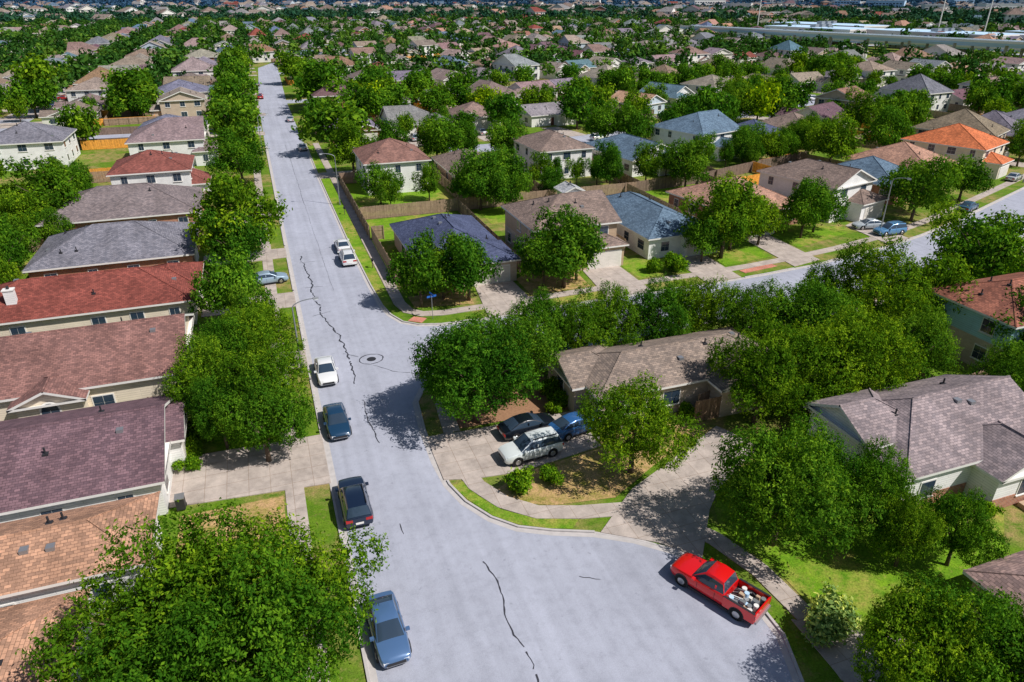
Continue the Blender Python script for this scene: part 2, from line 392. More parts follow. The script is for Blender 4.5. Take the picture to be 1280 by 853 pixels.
# ------------------------------------------------------------ houses
def inrects(x,y,rects,skip,h):
    for i,r in enumerate(rects):
        if i!=skip and r[0]-.25<x<r[1]+.25 and r[2]-.25<y<r[3]+.25 and r[4]>=h-2.2: return True
    return False
def roofz(x,y,r,pitch,o=.45):
    X0,X1,Y0,Y1=r[0]-o,r[1]+o,r[2]-o,r[3]+o; ax=r[5]; g=r[6]
    if ax=='x':
        d=[y-Y0,Y1-y]+([] if 'a' in g else [x-X0])+([] if 'b' in g else [X1-x])
    else:
        d=[x-X0,X1-x]+([] if 'a' in g else [y-Y0])+([] if 'b' in g else [Y1-y])
    return r[4]+min(d)*pitch
def hip(mr,mw,r,pitch,wall,o=.45):
    x0,x1,y0,y1,z,ax,g=r[:7]; X0,X1,Y0,Y1=x0-o,x1+o,y0-o,y1+o
    sw_=ax=='y'
    if sw_: X0,X1,Y0,Y1=Y0,Y1,X0,X1; x0,x1,y0,y1=y0,y1,x0,x1
    def P(x,y,zz): return (y,x,zz) if sw_ else (x,y,zz)
    def F(mb,pts,k):
        if sw_: pts=pts[::-1]
        mb.face(pts,k)
    h=(Y1-Y0)/2; ym=(Y0+Y1)/2; zr=z+h*pitch
    ra=X0 if 'a' in g else min(X0+h,(X0+X1)/2-.01); rb=X1 if 'b' in g else max(X1-h,(X0+X1)/2+.01)
    F(mr,[P(X0,Y0,z),P(X1,Y0,z),P(rb,ym,zr),P(ra,ym,zr)],'roof')
    F(mr,[P(X1,Y1,z),P(X0,Y1,z),P(ra,ym,zr),P(rb,ym,zr)],'roof')
    for (gc,X,rx,xw,s) in (('a',X0,ra,x0,-1),('b',X1,rb,x1,1)):
        if gc in g:
            zz=z+(o)*pitch
            pts=[P(xw,y0,z-.02),P(xw,y1,z-.02),P(xw,y1,zz-.02),P(xw,ym,zr-.02),P(xw,y0,zz-.02)]
            if s<0: pts=pts[::-1]
            F(mw,pts,wall)
            for (ya,yb) in ((Y0,ym),(Y1,ym)):
                F(mr,[P(X,ya,z-.2),P(X,yb,zr-.2),P(X,yb,zr+.02),P(X,ya,z+.02)],'trim')
        else:
            q=[P(X,Y1,z),P(X,Y0,z),P(rx,ym,zr)]
            if s>0: q=q[::-1]
            F(mr,q,'roof')
            for yy in (Y0,Y1): mr.tube(P(X,yy,z),P(rx,ym,zr),.07,.07,'roof',4,False)
    zf=z-.2
    for a,b in (((X0,Y0),(X1,Y0)),((X1,Y0),(X1,Y1)),((X1,Y1),(X0,Y1)),((X0,Y1),(X0,Y0))):
        F(mr,[P(*a,zf),P(*b,zf),P(*b,z),P(*a,z)],'trim')
    F(mr,[P(X0,Y1,zf),P(X1,Y1,zf),P(X1,Y0,zf),P(X0,Y0,zf)],'trim')
    mr.tube(P(ra,ym,zr),P(rb,ym,zr),.09,.09,'roof',5)
def window(mb,side,u,c,z,w,h):
    s={'S':-1,'N':1,'E':1,'W':-1}[side]
    def bx(a0,a1,d0,d1,z0,z1,k):
        if side in 'SN': mb.box(a0,a1,c+s*d0,c+s*d1,z0,z1,k)
        else: mb.box(c+s*d0,c+s*d1,a0,a1,z0,z1,k)
    bx(u-w/2-.1,u+w/2+.1,-.02,.05,z-.1,z+h+.1,'trim')
    bx(u-w/2,u-.02,.04,.075,z,z+h/2-.02,'glass'); bx(u+.02,u+w/2,.04,.075,z,z+h/2-.02,'glass')
    bx(u-w/2,u-.02,.04,.075,z+h/2+.02,z+h,'glass'); bx(u+.02,u+w/2,.04,.075,z+h/2+.02,z+h,'glass')
    bx(u-w/2-.14,u+w/2+.14,.04,.12,z-.16,z-.08,'trim')
def house_parts(rects,wall,front='S',garage=None,pitch=.42,chimney=None,wall2=None,rng=random,door=True):
    W_=MB();Rf=MB();Wi=MB();D=MB()
    for i,r in enumerate(rects):
        x0,x1,y0,y1,h=r[:5]
        wk=r[7] if len(r)>7 else wall
        if h>4.5 and wall2:
            W_.box(x0,x1,y0,y1,0,2.9,wall2); W_.box(x0+.01,x1-.01,y0+.01,y1-.01,2.9,h-.02,wk)
        else: W_.box(x0,x1,y0,y1,0,h-.02,wk)
        hip(Rf,W_,r,pitch,wk)
        for side in 'SNEW':
            L=(x1-x0) if side in 'SN' else (y1-y0); a=x0 if side in 'SN' else y0
            c={'S':y0,'N':y1,'E':x1,'W':x0}[side]
            n=max(1,int(L/3.6))
            for fl in range(2 if h>4.5 else 1):
                for j in range(n):
                    u=a+L*(j+.5)/n
                    px,py=(u,c) if side in 'SN' else (c,u)
                    s={'S':(0,-1),'N':(0,1),'E':(1,0),'W':(-1,0)}[side]
                    if inrects(px+s[0]*.5,py+s[1]*.5,rects,i,h): continue
                    if side==front and fl==0 and garage and i==garage[0] and abs(u-garage[1])<3.6: continue
                    if side==front and fl==0 and door and i==0 and j==n//2:
                        s2=-1 if side in 'SW' else 1
                        if side in 'SN': D.box(u-.5,u+.5,c-.02*s2,c+.06*s2,.05,2.15,'door'); D.box(u-.62,u+.62,c-.02*s2,c+.04*s2,.05,2.27,'trim')
                        else: D.box(c-.02*s2,c+.06*s2,u-.5,u+.5,.05,2.15,'door'); D.box(c-.02*s2,c+.04*s2,u-.62,u+.62,.05,2.27,'trim')
                        continue
                    if rng.random()<.12: continue
                    window(Wi,side,u,c,(.95 if fl==0 else 3.7),rng.choice((.9,1.2,1.5)),1.25)
    if garage:
        r=rects[garage[0]];u=garage[1]
        c={'S':r[2],'N':r[3],'E':r[1],'W':r[0]}[front]; s2=-1 if front in 'SW' else 1
        if front in 'SN':
            D.box(u-2.45,u+2.45,c,c+.05*s2,.02,2.3,'trim'); D.box(u-2.3,u+2.3,c,c+.09*s2,.02,2.15,'garage')
        else:
            D.box(c,c+.05*s2,u-2.45,u+2.45,.02,2.3,'trim'); D.box(c,c+.09*s2,u-2.3,u+2.3,.02,2.15,'garage')
    V=MB()
    r=rects[0]
    for k in range(5):
        x=rng.uniform(r[0]+1.5,r[1]-1.5); y=rng.uniform(r[2]+1.5,r[3]-1.5); z=roofz(x,y,r,pitch)
        if k<3: V.tube((x,y,z-.1),(x,y,z+.5),.07,.07,'dark',6); V.box(x-.18,x+.18,y-.18,y+.18,z-.1,z+.07,'dark')
        else: V.box(x-.22,x+.22,y-.22,y+.22,z-.1,z+.16,'metal')
    if chimney:
        x,y=chimney; z=roofz(x,y,r,pitch)
        V.box(x-.45,x+.45,y-.35,y+.35,z-1.2,z+1.3,'white'); V.box(x-.52,x+.52,y-.42,y+.42,z+1.3,z+1.42,'trim'); V.tube((x,y,z+1.4),(x,y,z+1.7),.14,.14,'dark',8)
    return {'walls':W_,'roof':Rf,'windows':Wi,'doors':D,'roof_vents':V}
def house(name,rects,wall,roofc,rot=0,loc=(0,0),**k):
    P=house_parts(rects,wall,**k)
    e=bpy.data.objects.new(name,None); COL.objects.link(e); e.location=(loc[0],loc[1],0); e.rotation_euler=(0,0,rot)
    for n,mb in P.items():
        if mb.f: add(n,mb.mesh(n),parent=e,color=roofc)
    return e
BRN=(.25,.19,.165);TAN=(.47,.275,.185);GRY=(.21,.21,.25);BLU=(.13,.20,.28);NAVY=(.085,.105,.19);RED=(.25,.075,.06);PNK=(.46,.27,.20);ORG=(.62,.19,.08);DBR=(.175,.11,.13);RBR=(.25,.135,.12)
house('brick_house',[(-24,-9.9,34.9,40.6,3.3,'x','')],'white',TAN,front='E')
house('brick_house',[(-24,-13,22,34,2.5,'x','')],'white',TAN,front='E',pitch=.3)
house('brick_house',[(-27,-9.8,43,54.2,3,'x','b'),(-14,-8.9,48,53.4,2.9,'x','b')],'white',DBR,front='E',garage=(1,50.7),pitch=.4)
hd=house('siding_house',[(-30,-9.2,57.8,69.6,3.4,'x','b'),(-21.2,-16.6,56.4,60.5,3.1,'y','a')],'cream',RBR,front='E',pitch=.42)
aw=MB(); # arched window on the small gable
cx,cz=-18.9,2.35
aw.box(cx-.75,cx+.75,56.34,56.40,.9,cz,'trim'); aw.box(cx-.62,cx-.03,56.30,56.36,1.0,cz,'glass'); aw.box(cx+.03,cx+.62,56.30,56.36,1.0,cz,'glass')
for (rr_,yy,kk) in ((.75,56.345,'trim'),(.60,56.315,'glass')):
    aw.face([(cx+rr_*math.cos(t),yy,cz+.02+rr_*math.sin(t)) for t in np.linspace(0,math.pi,12)][::-1],kk)
add('arched_window',aw.mesh('arched_window'),parent=hd)
house('brick_house',[(-31,-9.4,75.3,85.6,3,'x',''),(-15,-9,79,86.5,3,'y','')],'cream',RED,front='E',chimney=(-26,77.5))
house('brick_house',[(-28,-10.2,91,104,3,'x','')],'brick',GRY,front='E',garage=(0,96))
house('brick_house',[(-31,-10.4,111,125,3,'x','')],'brick',(.22,.185,.19),front='E',garage=(0,115))
house('siding_house',[(-24,-12,128.8,140,5.5,'x',''),(-16,-9.5,129.5,136,2.9,'y','b')],'white',(.25,.09,.075),front='E',garage=(1,132.6),wall2='white')
house('siding_house',[(-25,-11,159,174,5.3,'x','b'),(-13,-9,158,168,3,'y','')],'white',(.28,.21,.22),front='E',wall2='white')
house('brick_house',[(-52,-38,96,108,3,'y','')],'brick',BRN,front='W')
house('siding_house',[(-52,-38,166,180,5.3,'x','')],'white',GRY,front='W')
def rh(name,x,y,rects,wall,c,rot=None,**k):
    house(name,rects,wall,c,rot=wang(x) if rot is None else rot,loc=(x,y),**k)
rh('brick_house',21.6,85.5,[(-5.7,5.5,-9,8.8,3,'y',''),(-1,6,-9.8,-3,2.9,'y','')],'tanbrick',NAVY,garage=(1,2.7))
rh('siding_house',36.8,84,[(-5.9,5.6,-6,5.6,5.5,'x','b'),(-1,5.8,-8,0,3,'y','')],'beige',BRN,garage=(1,3),wall2='tanbrick')
rh('brick_house',51.5,86.5,[(-5,5,-9.5,10,3,'y',''),(0,5.4,-10.5,-4,3.1,'y','a')],'white',BLU,garage=(1,2.7))
rh('brick_house',69.5,90.5,[(-6.5,6.3,-8,7.6,3,'x',''),(-6,-.5,-10,-3,3,'y','')],'brick',PNK,garage=(1,-3.2))
rh('siding_house',85,89,[(-5,5,-6,8,5.5,'y','a'),(-1,5.2,-8.5,-3,3,'y','')],'white',BRN,garage=(1,2.4),wall2='white')
rh('brick_house',102,95,[(-5.5,5.5,-7,8,3,'x','')],'brick',BLU,garage=(0,2.5))
rh('siding_house',117,103,[(-6,6,-8,8,3,'x','')],'white',PNK,garage=(0,2.5))
rh('siding_house',133,106,[(-6,6,-8,7,5.3,'x',''),(-5,1,-11,-4,3,'y','')],'cream',ORG,garage=(1,-2))
rh('siding_house',22.3,128.5,[(-5.6,5.6,-6,7,5.6,'x','')],'white',(.27,.15,.125),front='N',wall2='white')
rh('brick_house',37,128,[(-5,5,-8.5,8,3,'y','')],'beige',BRN,front='N')
rh('siding_house',54.5,129,[(-5.4,5.4,-6.5,7,5.5,'y','')],'white',BRN,front='N',wall2='white')
rh('siding_house',72,129,[(-6.2,6.2,-9,9,3.2,'y','a'),(-1,6,-11,-6,3,'y','a')],'white',BLU,front='N')
rh('siding_house',92,135,[(-6.3,6.3,-6.5,8,5.4,'x','b'),(-3,3,-9,-4,3,'y','a')],'white',BLU,front='N',wall2='white')
rh('siding_house',108,137,[(-6,6,-7,7,3,'x','')],'white',NAVY,front='N')
rh('siding_house',124,143,[(-6,6,-7,7,3,'x','')],'cream',BRN,front='N')
rh('garden_shed',46.6,102.5,[(-1.6,1.6,-1.6,1.6,3.4,'y','ab')],'white',(.5,.52,.55),rot=0,door=False)
mh=house('brick_house',[(22.8,40.5,42.6,49.8,3,'x',''),(21.6,27,45,50.8,2.9,'x','a'),(33,40,40.6,46,2.9,'y','a')],'tanbrick',(.28,.225,.19),front='S',pitch=.4)
pp=MB()
for x in (22.1,24.2,26.2): pp.tube((x,41.3,0),(x,41.3,2.8),.11,.11,'trim',10); pp.box(x-.18,x+.18,41.12,41.48,0,.2,'trim')
add('porch_posts',pp.mesh('porch_posts'),parent=mh)
nh_=house('siding_house',[(37.3,51,26.2,35.2,3.3,'x','b'),(36.6,42,29,34.5,4.1,'x','a'),(43.5,49.6,24.2,30,3,'y','a')],'white',(.30,.25,.26),front='S',pitch=.5)
bb=MB(); bb.box(37.27,43.46,26.17,26.23,0,1.1,'brick'); bb.box(43.47,49.63,24.16,24.22,0,1.0,'brick'); add('brick_plinth',bb.mesh('plinth'),parent=nh_)
house('siding_house',[(61.2,74,37.6,46.5,5.5,'x','')],'blue',(.32,.13,.09),front='S',wall2='tanbrick')
house('siding_house',[(34.2,42,12.3,18.4,2.9,'x','')],'beige',(.33,.23,.21),front='S')
house('siding_house',[(-3,9,-7,7,3,'x','')],'cream',BRN,loc=(62,23),rot=.1)
house('brick_house',[(-6,6,-7,7,3,'x','')],'brick',BRN,loc=(92,50),rot=.25,front='N')
house('brick_house',[(-6,6,-7,7,3,'x','')],'brick',GRY,loc=(112,56),rot=.35,front='N')
house('siding_house',[(-6,6,-7,7,5.3,'x','')],'white',BRN,loc=(131,63),rot=.35,front='N')

rg=random.Random(3); variants=[]
for i in range(16):
    two=i%5 in(1,3); w=rg.uniform(5.2,7.0); d=rg.uniform(5.2,8.3); gx=rg.choice((-1,1))*(w-2.8)
    g=rg.choice(('','','a','b','ab')) 
    rects=[(-w,w,-d,d,5.4 if two else 3.0,'x' if (w>d or i%2) else 'y',g),(gx-2.9,gx+2.9,-d-rg.uniform(1.5,3),-d+3.5,3.0,'y',rg.choice(('','a')))]
    if i%3==0: rects.append((-w+1,-w+6,d-2,d+2.5,2.9,'y','b'))
    if i%4==1: rects.append((-w-2.2,-w+3,-d+2,d-3,2.8,'y',''))
    P=house_parts(rects,'varwall',front='S',garage=(1,gx),pitch=rg.uniform(.36,.52),rng=rg)
    big=MB()
    for mb in P.values():
        b=len(big.v); big.v+=mb.v
        for f,mi in zip(mb.f,mb.m): big.f.append(tuple(q+b for q in f)); big.m.append(big.mi(mb.mats[mi]))
    variants.append(big.mesh('suburban_house'))
def fence_mesh(pts,h=1.8,picket=True):
    mb=MB()
    for a,b in zip(pts,pts[1:]):
        a=Vector(a);b=Vector(b);L=(b-a).length;d=(b-a)/L;n=Vector((-d.y,d.x))
        def bar(s0,s1,o0,o1,z0,z1):
            c=[a+d*s0+n*o0,a+d*s1+n*o0,a+d*s1+n*o1,a+d*s0+n*o1]; q=len(mb.v); i=mb.mi('fence')
            for z in(z0,z1):
                for p in c: mb.v.append((p.x,p.y,z))
            for f in((0,1,5,4),(1,2,6,5),(2,3,7,6),(3,0,4,7),(4,5,6,7)): mb.f.append(tuple(q+e for e in f)); mb.m.append(i)
        if picket:
            k=int(L/.17)
            for j in range(k): bar(j*.17,j*.17+.15,-.01,.012,.05,h+random.uniform(-.03,.03))
        else: bar(0,L,-.015,.015,.03,h)
        for z in(.4,1.4): bar(0,L,.014,.055,z,z+.09)
        s=0
        while s<=L: bar(s,s+.1,.056,.15,0,h-.05); s+=2.4
    return mb.mesh('fence')
FG=(.36,.25,.18);FO=(.85,.38,.07);FD=(.23,.165,.13)
def fence(pts,c=FG): add('wood_fence',fence_mesh(pts,2.1),color=c)
fence([(15,97.5),(13.2,97.5),(13.2,80),(15.4,80)]); fence([(13.0,97.5),(13.0,132.5),(17,132.5)])
fence([(13.2,108),(62,108)]); fence([(62,108.2),(79,110.8),(95,116),(110,120)],FD)
fence([(29,78),(29,107.8)],FD);fence([(30.8,108.2),(30.8,134)]);fence([(45,80),(45,107.8)]);fence([(60,84),(60,107.8)]);fence([(78,86),(77,110)],FD)
fence([(45.3,108.2),(45.3,134)]);fence([(63,108.5),(63,134)]);fence([(81,111),(81,134)],FD);fence([(95,90),(92,115)],FO);fence([(92,115.2),(108,119.9)],FO)
fence([(78,104),(92,107)],FO)
fence([(112,94),(107,119)])
fence([(-38,30),(-38,150)]); 
for y,c in ((42.0,FG),(56.2,FG),(72.6,FD),(88.5,FO),(108,FG),(127,FG),(149,FG)): fence([(-38,y),(-24 if y!=88.5 else -14,y)],c)
fence([(-37.6,88.7),(-37.6,107.5)],FO); fence([(-36,152),(-26,152)],FO); fence([(-58,122),(-38.4,122)],FO); fence([(-38.3,184),(-24,184)],FO)
for y in (56.2,72.6,108,127): fence([(-12,y+.2),(-9.5,y+.2)])
fence([(31.5,41.5),(32.8,41.8)],FG);fence([(30.6,40.6),(33,40.6)],(.3,.2,.13))
fence([(52.5,36),(52.5,50.5),(41,50.8)],FG);fence([(52.5,36),(60.5,37)],FG)
fence([(40.8,36.8),(52.4,36.8)],(.3,.2,.13));fence([(57,24),(57,36)],FD)
yardf=fence_mesh([(-8,2),(-8,20),(8,20),(8,2)],picket=False)
ca=MB()
for i in range(9):
    t=-35+i*.6; ca.tube((t,84,0),(t,84,1.6),.03,.03,'trim',4);ca.tube((t,88,0),(t,88,1.6),.03,.03,'trim',4)
for z in(.1,.85,1.6): ca.tube((-35,84,z),(-30.2,84,z),.03,.03,'trim',4);ca.tube((-35,88,z),(-30.2,88,z),.03,.03,'trim',4);ca.tube((-35,84,z),(-35,88,z),.03,.03,'trim',4);ca.tube((-30.2,84,z),(-30.2,88,z),.03,.03,'trim',4)
add('dog_run',ca.mesh('dog_run'))
dk=MB(); dk.box(46,51,20.2,24.0,0,.35,'beige')
for i in range(14): dk.box(46+i*.37,46.06+i*.37,20.15,20.21,.35,1.3,'metal')
dk.box(45.95,51,20.12,20.24,1.3,1.36,'metal'); add('patio_deck',dk.mesh('deck'))

# ------------------------------------------------------------ trees
def crown_arrays(rng,Rr,Hh,nl,n,size,zc,shell=.85,per=1,tw=.5,inner=.6):
    """leaves in sprays of `per` along outward twigs growing from irregular lobes"""
    i=np.arange(nl); ph=np.arccos(1-2*(i+.5)/nl); th=i*2.39996+rng.uniform(0,6)
    rad=rng.uniform(.40,.90,nl)
    d=np.stack([np.sin(ph)*np.cos(th),np.sin(ph)*np.sin(th),np.cos(ph)],1)+rng.normal(0,.2,(nl,3))
    C=d*rad[:,None]*np.array([Rr,Rr,Hh]); r=rng.uniform(.16,.35,nl)*Rr
    C=np.vstack([C,[[0,0,-.05*Hh]]]); r=np.append(r,inner*min(Rr,Hh)); bright=rng.uniform(0,1,nl+1)
    w=r**2; w/=w.sum()
    nt_=n//per
    P=[];D=[];V=[];tot=0
    while tot<nt_:
        k=rng.choice(nl+1,nt_*2,p=w); dd=rng.normal(0,1,(nt_*2,3)); dd/=np.linalg.norm(dd,axis=1)[:,None]
        rr=rng.uniform(shell-.05,1.08,nt_*2); p=C[k]+dd*(r[k]*rr)[:,None]*np.array([1,1,.85])
        dist=np.linalg.norm(p[:,None,:]-C[None],axis=2)/r[None]
        ok=(dist<.75).sum(1)==0
        ok&=~((p[:,2]<-.6*Hh))
        p=p[ok];P.append(p);D.append(dd[ok])
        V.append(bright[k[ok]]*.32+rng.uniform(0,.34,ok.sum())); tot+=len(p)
    P=np.vstack(P)[:nt_];D=np.vstack(D)[:nt_];V=np.concatenate(V)[:nt_]
    if per>1:
        D2=D+rng.normal(0,.45,D.shape)+np.array([0,0,.15]); D2/=np.linalg.norm(D2,axis=1)[:,None]
        t=np.tile(np.linspace(0,1,per),nt_); L=np.repeat(rng.uniform(.5,1.25,nt_)*tw,per)
        P=np.repeat(P,per,0)+np.repeat(D2,per,0)*(t*L)[:,None]+rng.normal(0,size*.75,(nt_*per,3))
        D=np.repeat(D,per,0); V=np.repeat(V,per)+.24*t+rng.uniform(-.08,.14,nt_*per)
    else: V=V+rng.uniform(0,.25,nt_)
    n=nt_*per
    Nn=D+rng.normal(0,.6,D.shape)+np.array([0,0,.3]);Nn/=np.linalg.norm(Nn,axis=1)[:,None]
    a=np.cross(Nn,rng.normal(0,1,Nn.shape));a/=np.linalg.norm(a,axis=1)[:,None];b=np.cross(Nn,a)
    s=size*rng.uniform(.6,1.35,n)[:,None]
    q=np.stack([P-a*s,P-b*s*.5+Nn*s*.1,P+a*s,P+b*s*.5+Nn*s*.1],1)
    q[:,:,2]+=zc
    return q.reshape(-1,3),np.clip(V,0,1)
def np_mesh(name,verts,nf,V,mats,extra=None):
    ev=np.array(extra.v,dtype=float).reshape(-1,3) if extra else np.zeros((0,3))
    me=bpy.data.meshes.new(name); nv=len(verts)
    allv=np.vstack([verts,ev]); ef=extra.f if extra else []
    tot=[4]*nf
    me.vertices.add(len(allv)); me.vertices.foreach_set('co',allv.ravel())
    L=np.arange(nf*4)
    if ef:
        el=np.array([q+nv for f in ef for q in f]); L=np.concatenate([L,el]); tot=tot+[len(f) for f in ef]
    me.loops.add(len(L)); me.loops.foreach_set('vertex_index',L.astype(np.int32))
    tot=np.array(tot,dtype=np.int32); st=np.concatenate([[0],np.cumsum(tot)[:-1]]).astype(np.int32)
    me.polygons.add(len(tot)); me.polygons.foreach_set('loop_start',st); me.polygons.foreach_set('loop_total',tot)
    me.polygons.foreach_set('material_index',np.array([0]*nf+[1]*len(ef),dtype=np.int32))
    for k in mats: me.materials.append(M[k])
    at=me.attributes.new('v','FLOAT','FACE'); at.data.foreach_set('value',np.concatenate([V,np.zeros(len(ef))]).astype(np.float32))
    me.update(calc_edges=True); me.validate(); return me
def tree_mesh(seed,n,size,nl,Rr=5.0,Hh=3.9,zc=5.2,per=1,tw=.5):
    rng=np.random.default_rng(seed); v,V=crown_arrays(rng,Rr,Hh,nl,n,size,zc,per=per,tw=tw)
    tr=MB(); rr=random.Random(seed)
    tr.tube((0,0,0),(.1,.05,zc*.42),.32*Rr/5,.22*Rr/5,'bark',9)
    for j in range(8):
        t=j*.8+rr.random()*.5; e=(math.cos(t)*Rr*.72,math.sin(t)*Rr*.72,zc+rr.uniform(-.2,.6)*Hh); m_=(e[0]*.4,e[1]*.4,zc*.42+(e[2]-zc*.42)*.6)
        tr.tube((.1,.05,zc*.40),m_,.15*Rr/5,.1*Rr/5,'bark',6,False); tr.tube(m_,e,.1*Rr/5,.03*Rr/5,'bark',5,False)
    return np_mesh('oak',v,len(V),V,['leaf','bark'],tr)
NEAR=[tree_mesh(11+i,36000,.115,36,per=9,tw=.75) for i in range(5)]
MID=[tree_mesh(31+i,9000,.23,24,per=4,tw=.75) for i in range(6)]
LOW=[tree_mesh(51+i,2400,.44,15,per=2,tw=.75) for i in range(6)]
BUSH=[tree_mesh(71+i,2600,.10,9,1.0,.8,.75,per=3,tw=.2) for i in range(3)]
GREENS=[(1,1,1),(.8,.9,.85),(1.15,1.05,.8),(.72,.85,.8),(1.35,1.15,.8),(.9,1,1),(.58,.76,.82),(1.1,1.05,.9)]
NT=0
def tree(x,y,r,kind=None,col=None,name='oak_tree',hs=1.0):
    global NT; NT+=1
    k=kind if kind is not None else (NEAR if y<62 and x<60 else (MID if y<150 else LOW))
    me=k[NT%len(k)]; s=r/5.0*.98
    sz=(0.85*r+1.5)/5.4*hs*U(.92,1.08)
    add(name,me,(x,y,0),U(0,6.28),(s*U(.92,1.08),s*U(.92,1.08),sz),color=col or random.choice(GREENS))
for t in [(-7.4,28.0,4.2),(-3.0,28.8,4.2),(-3.4,24,4.2),(-7.8,23.5,4),(-3.0,46.9,3.2,),(-3.0,51,3.6),(-6.6,53.9,3.5),(-6.0,49.8,2.2),(-3.0,61,3.4),(-5.6,59.5,3.0),(-5.4,73.5,3.7),(-2.9,67,2.4),(-4.3,93,5.5),(-4.6,88.5,3.4),
 (-4,138.3,4.8),(-3.9,173.3,6.0),(-4,157,4),(-5.3,222.9,6.2),(-5,196,5),(-4.8,271.2,6.1),(-5,247,5),(-5,296,5.5),(-5,320,6),(-5,345,6),(-30.7,118.7,5),(-33.4,232.1,7.3),(-47.9,150.7,3.2),(-65.2,276.7,7.3),(-38.1,186.5,4.6),
 (16.2,158.4,7.0),(16.6,139.6,4.6),(19.5,224.8,7.6),(17,190,5),(18,260,6),(16,300,6),(38.6,244.7,5.8),(14.6,71.6,3.2),(20.2,71.6,3.5),(17.5,73,3.0),
 (32.7,107.1,4.1),(38.3,111.4,4.1),(36,104,3),(32.2,71.6,4.3),(34.6,73.2,3.5),(30,72.6,2.9),(56.3,74,4.6),(59.5,76.5,4.0),(53,73.6,2.6),(72.4,77.5,3.3),(64.5,76.9,3.1),(76,79,3),(71.2,106.5,4.0),(80.8,143.1,4.9),
 (48.9,139.8,4.7),(49,227.2,6),(34.3,143,4.1),(106.1,151,6.3),(87.9,178.6,5.4),(76,52.1,4.8),(80,56.5,4.3),(56.8,48.0,5.0),(53,51.5,3.2),(94.5,78.5,4.6),(99,83,3.6),
 (111.6,84.5,3.9),(108.5,112,5.5),(126.8,116.4,4.8),(13.6,46.8,4.5),(17.2,49.2,4.2),(12.6,50,2.9),(25.3,53.2,3.3),(29.6,53.4,3.1),(34.2,53,3.2),(38.4,53,2.9),(21.4,53.2,3.2),
 (35.2,38.8,3.9),(40.6,38.2,4.1),(44.9,38,3.8),(42,49.4,3.1),(46,45.5,4.1),(22.4,36.4,3.8),(27.4,26.6,4.1),(30.2,28,3.1),(34.6,26.2,2.3),(33.4,22.4,1.9),(36.5,21.4,2.0),
 (52.3,39,3.2),(55.5,33,2.4),(51.5,22.5,2.2),(25.9,15.4,2.9),(28.6,14.2,3.1),(31,12,3)]:
    tree(*t)
tree(72,96,2,MID,(2.6,1.7,.6)); tree(33,205,4.5,LOW,(2.4,1.7,.6)); tree(127,160,5,LOW,(2.4,1.7,.5)); tree(62,196,4,LOW,(2.2,1.6,.6))
for x,y,r in [(-8.6,49.6,1.1),(-8.4,47.9,.8),(-8.5,51.8,1.3),(13.9,37.3,1.2),(16.2,37.5,.9),(21,46.8,1.0),(20.2,46,.8),(21.2,48.6,1.2),(25,41.6,.7),(28,41.9,.9),(30.5,41.8,.8),(50.3,30.4,2.2),(43,24,.8),
  (47.5,71.8,1.8),(45.2,72.4,1.2),(37,29,.9),(36.6,31.5,1),(40,24.6,.9),(15,76,.8),(30.6,77,.8),(58,81.5,.9),(-8.6,62,1),(-8.8,58.6,.9),(-9,84,.9),(-9.2,91.5,1),(-9.3,103.5,1)]:
    tree(x,y,r,BUSH,(1.3,1.2,.8),'shrub')
for o in COL.objects:
    if o.name.startswith('shrub'):
        r=o.scale[0]*5; o.scale=(r,r,r*.95)
for i,(x,y) in enumerate([(25.6,19.6),(26.3,20.3)]): add('sage_shrub',BUSH[i],(x,y,0),i,(1.5,1.4,1.3),color=(3.4,2.1,9))
for i in range(16): add('hedge_shrub',BUSH[i%3],(-27+i*1.05,74.2,0),i,(.62,.62,.9),color=(1.3,1.2,.8))

# ------------------------------------------------------------ procedural estate
PAL=[(BRN,5),((.29,.24,.21),5),((.34,.28,.235),4),(GRY,4),((.27,.265,.27),4),(DBR,2),(RED,1),(BLU,2),(PNK,1),((.30,.18,.13),1)]
PALX=[c for c,n in PAL for _ in range(n)]
rows=[]
for ys in (61,156,251,346,441,536,631,726,821,916): rows+= [(ys-27,math.pi),(ys+27,0)]
nh=0; lots=[]
for yc,ro in rows:
    if yc<100: x=146
    elif yc<150: x=140
    elif yc<405: x=22
    else: x=-44
    while x<430+yc*.5:
        xx=x+U(-1,1); y=yc+warp(xx)+U(-3,3); a=wang(xx)
        if xx>325 and abs(xx-380-(300-y)*.2)<42: x+=16; continue
        if R()<.93: lots.append((xx,y,ro+a))
        x+=U(15.2,18.5)
y=190
while y<900:
    if abs(y-200)>9 and y<395: lots.append((-19.5+U(-1,1),y+5,math.pi/2))
    y+=16.5
for xs in (-64,-154,-244,-334):
    for sx in (-18,18):
        y=112
        while y<900:
            if not (xs==-64 and sx==18 and y<186) and abs(y-200)>12: lots.append((xs+sx+U(-1,1),y+U(-1,1),math.pi/2 if sx<0 else -math.pi/2))
            y+=U(15.5,17.5)
def vis(x,y):
    a=math.degrees(math.atan2(x,y)); d=math.hypot(x,y)
    return -24-900/d<a<62+900/d
for (x,y,a) in lots:
    if not vis(x,y): continue
    a2=a+U(-.09,.09)+(math.pi/2 if R()<.08 else 0)
    add('suburban_house',random.choice(variants),(x,y,0),a2,(random.choice((-1,1)),1,U(.93,1.1)),color=tuple(c*U(.87,1.12) for c in random.choice(PALX)))
    nh+=1
    if y<480 and x<400: add('wood_fence',yardf,(x,y,0),a2,color=random.choice((FG,FG,FD,FO,(.42,.31,.22))))
dm=MB()
for (x,y,a) in lots:
    if y>500 or not vis(x,y): continue
    c,s=math.cos(a),math.sin(a)
    q=[(-5,-22),(0,-22),(0,-8),(-5,-8)]
    dm.face([(x+px*c-py*s,y+px*s+py*c,.04) for px,py in q],'conc')
add('driveway',dm.mesh('far_driveways'))
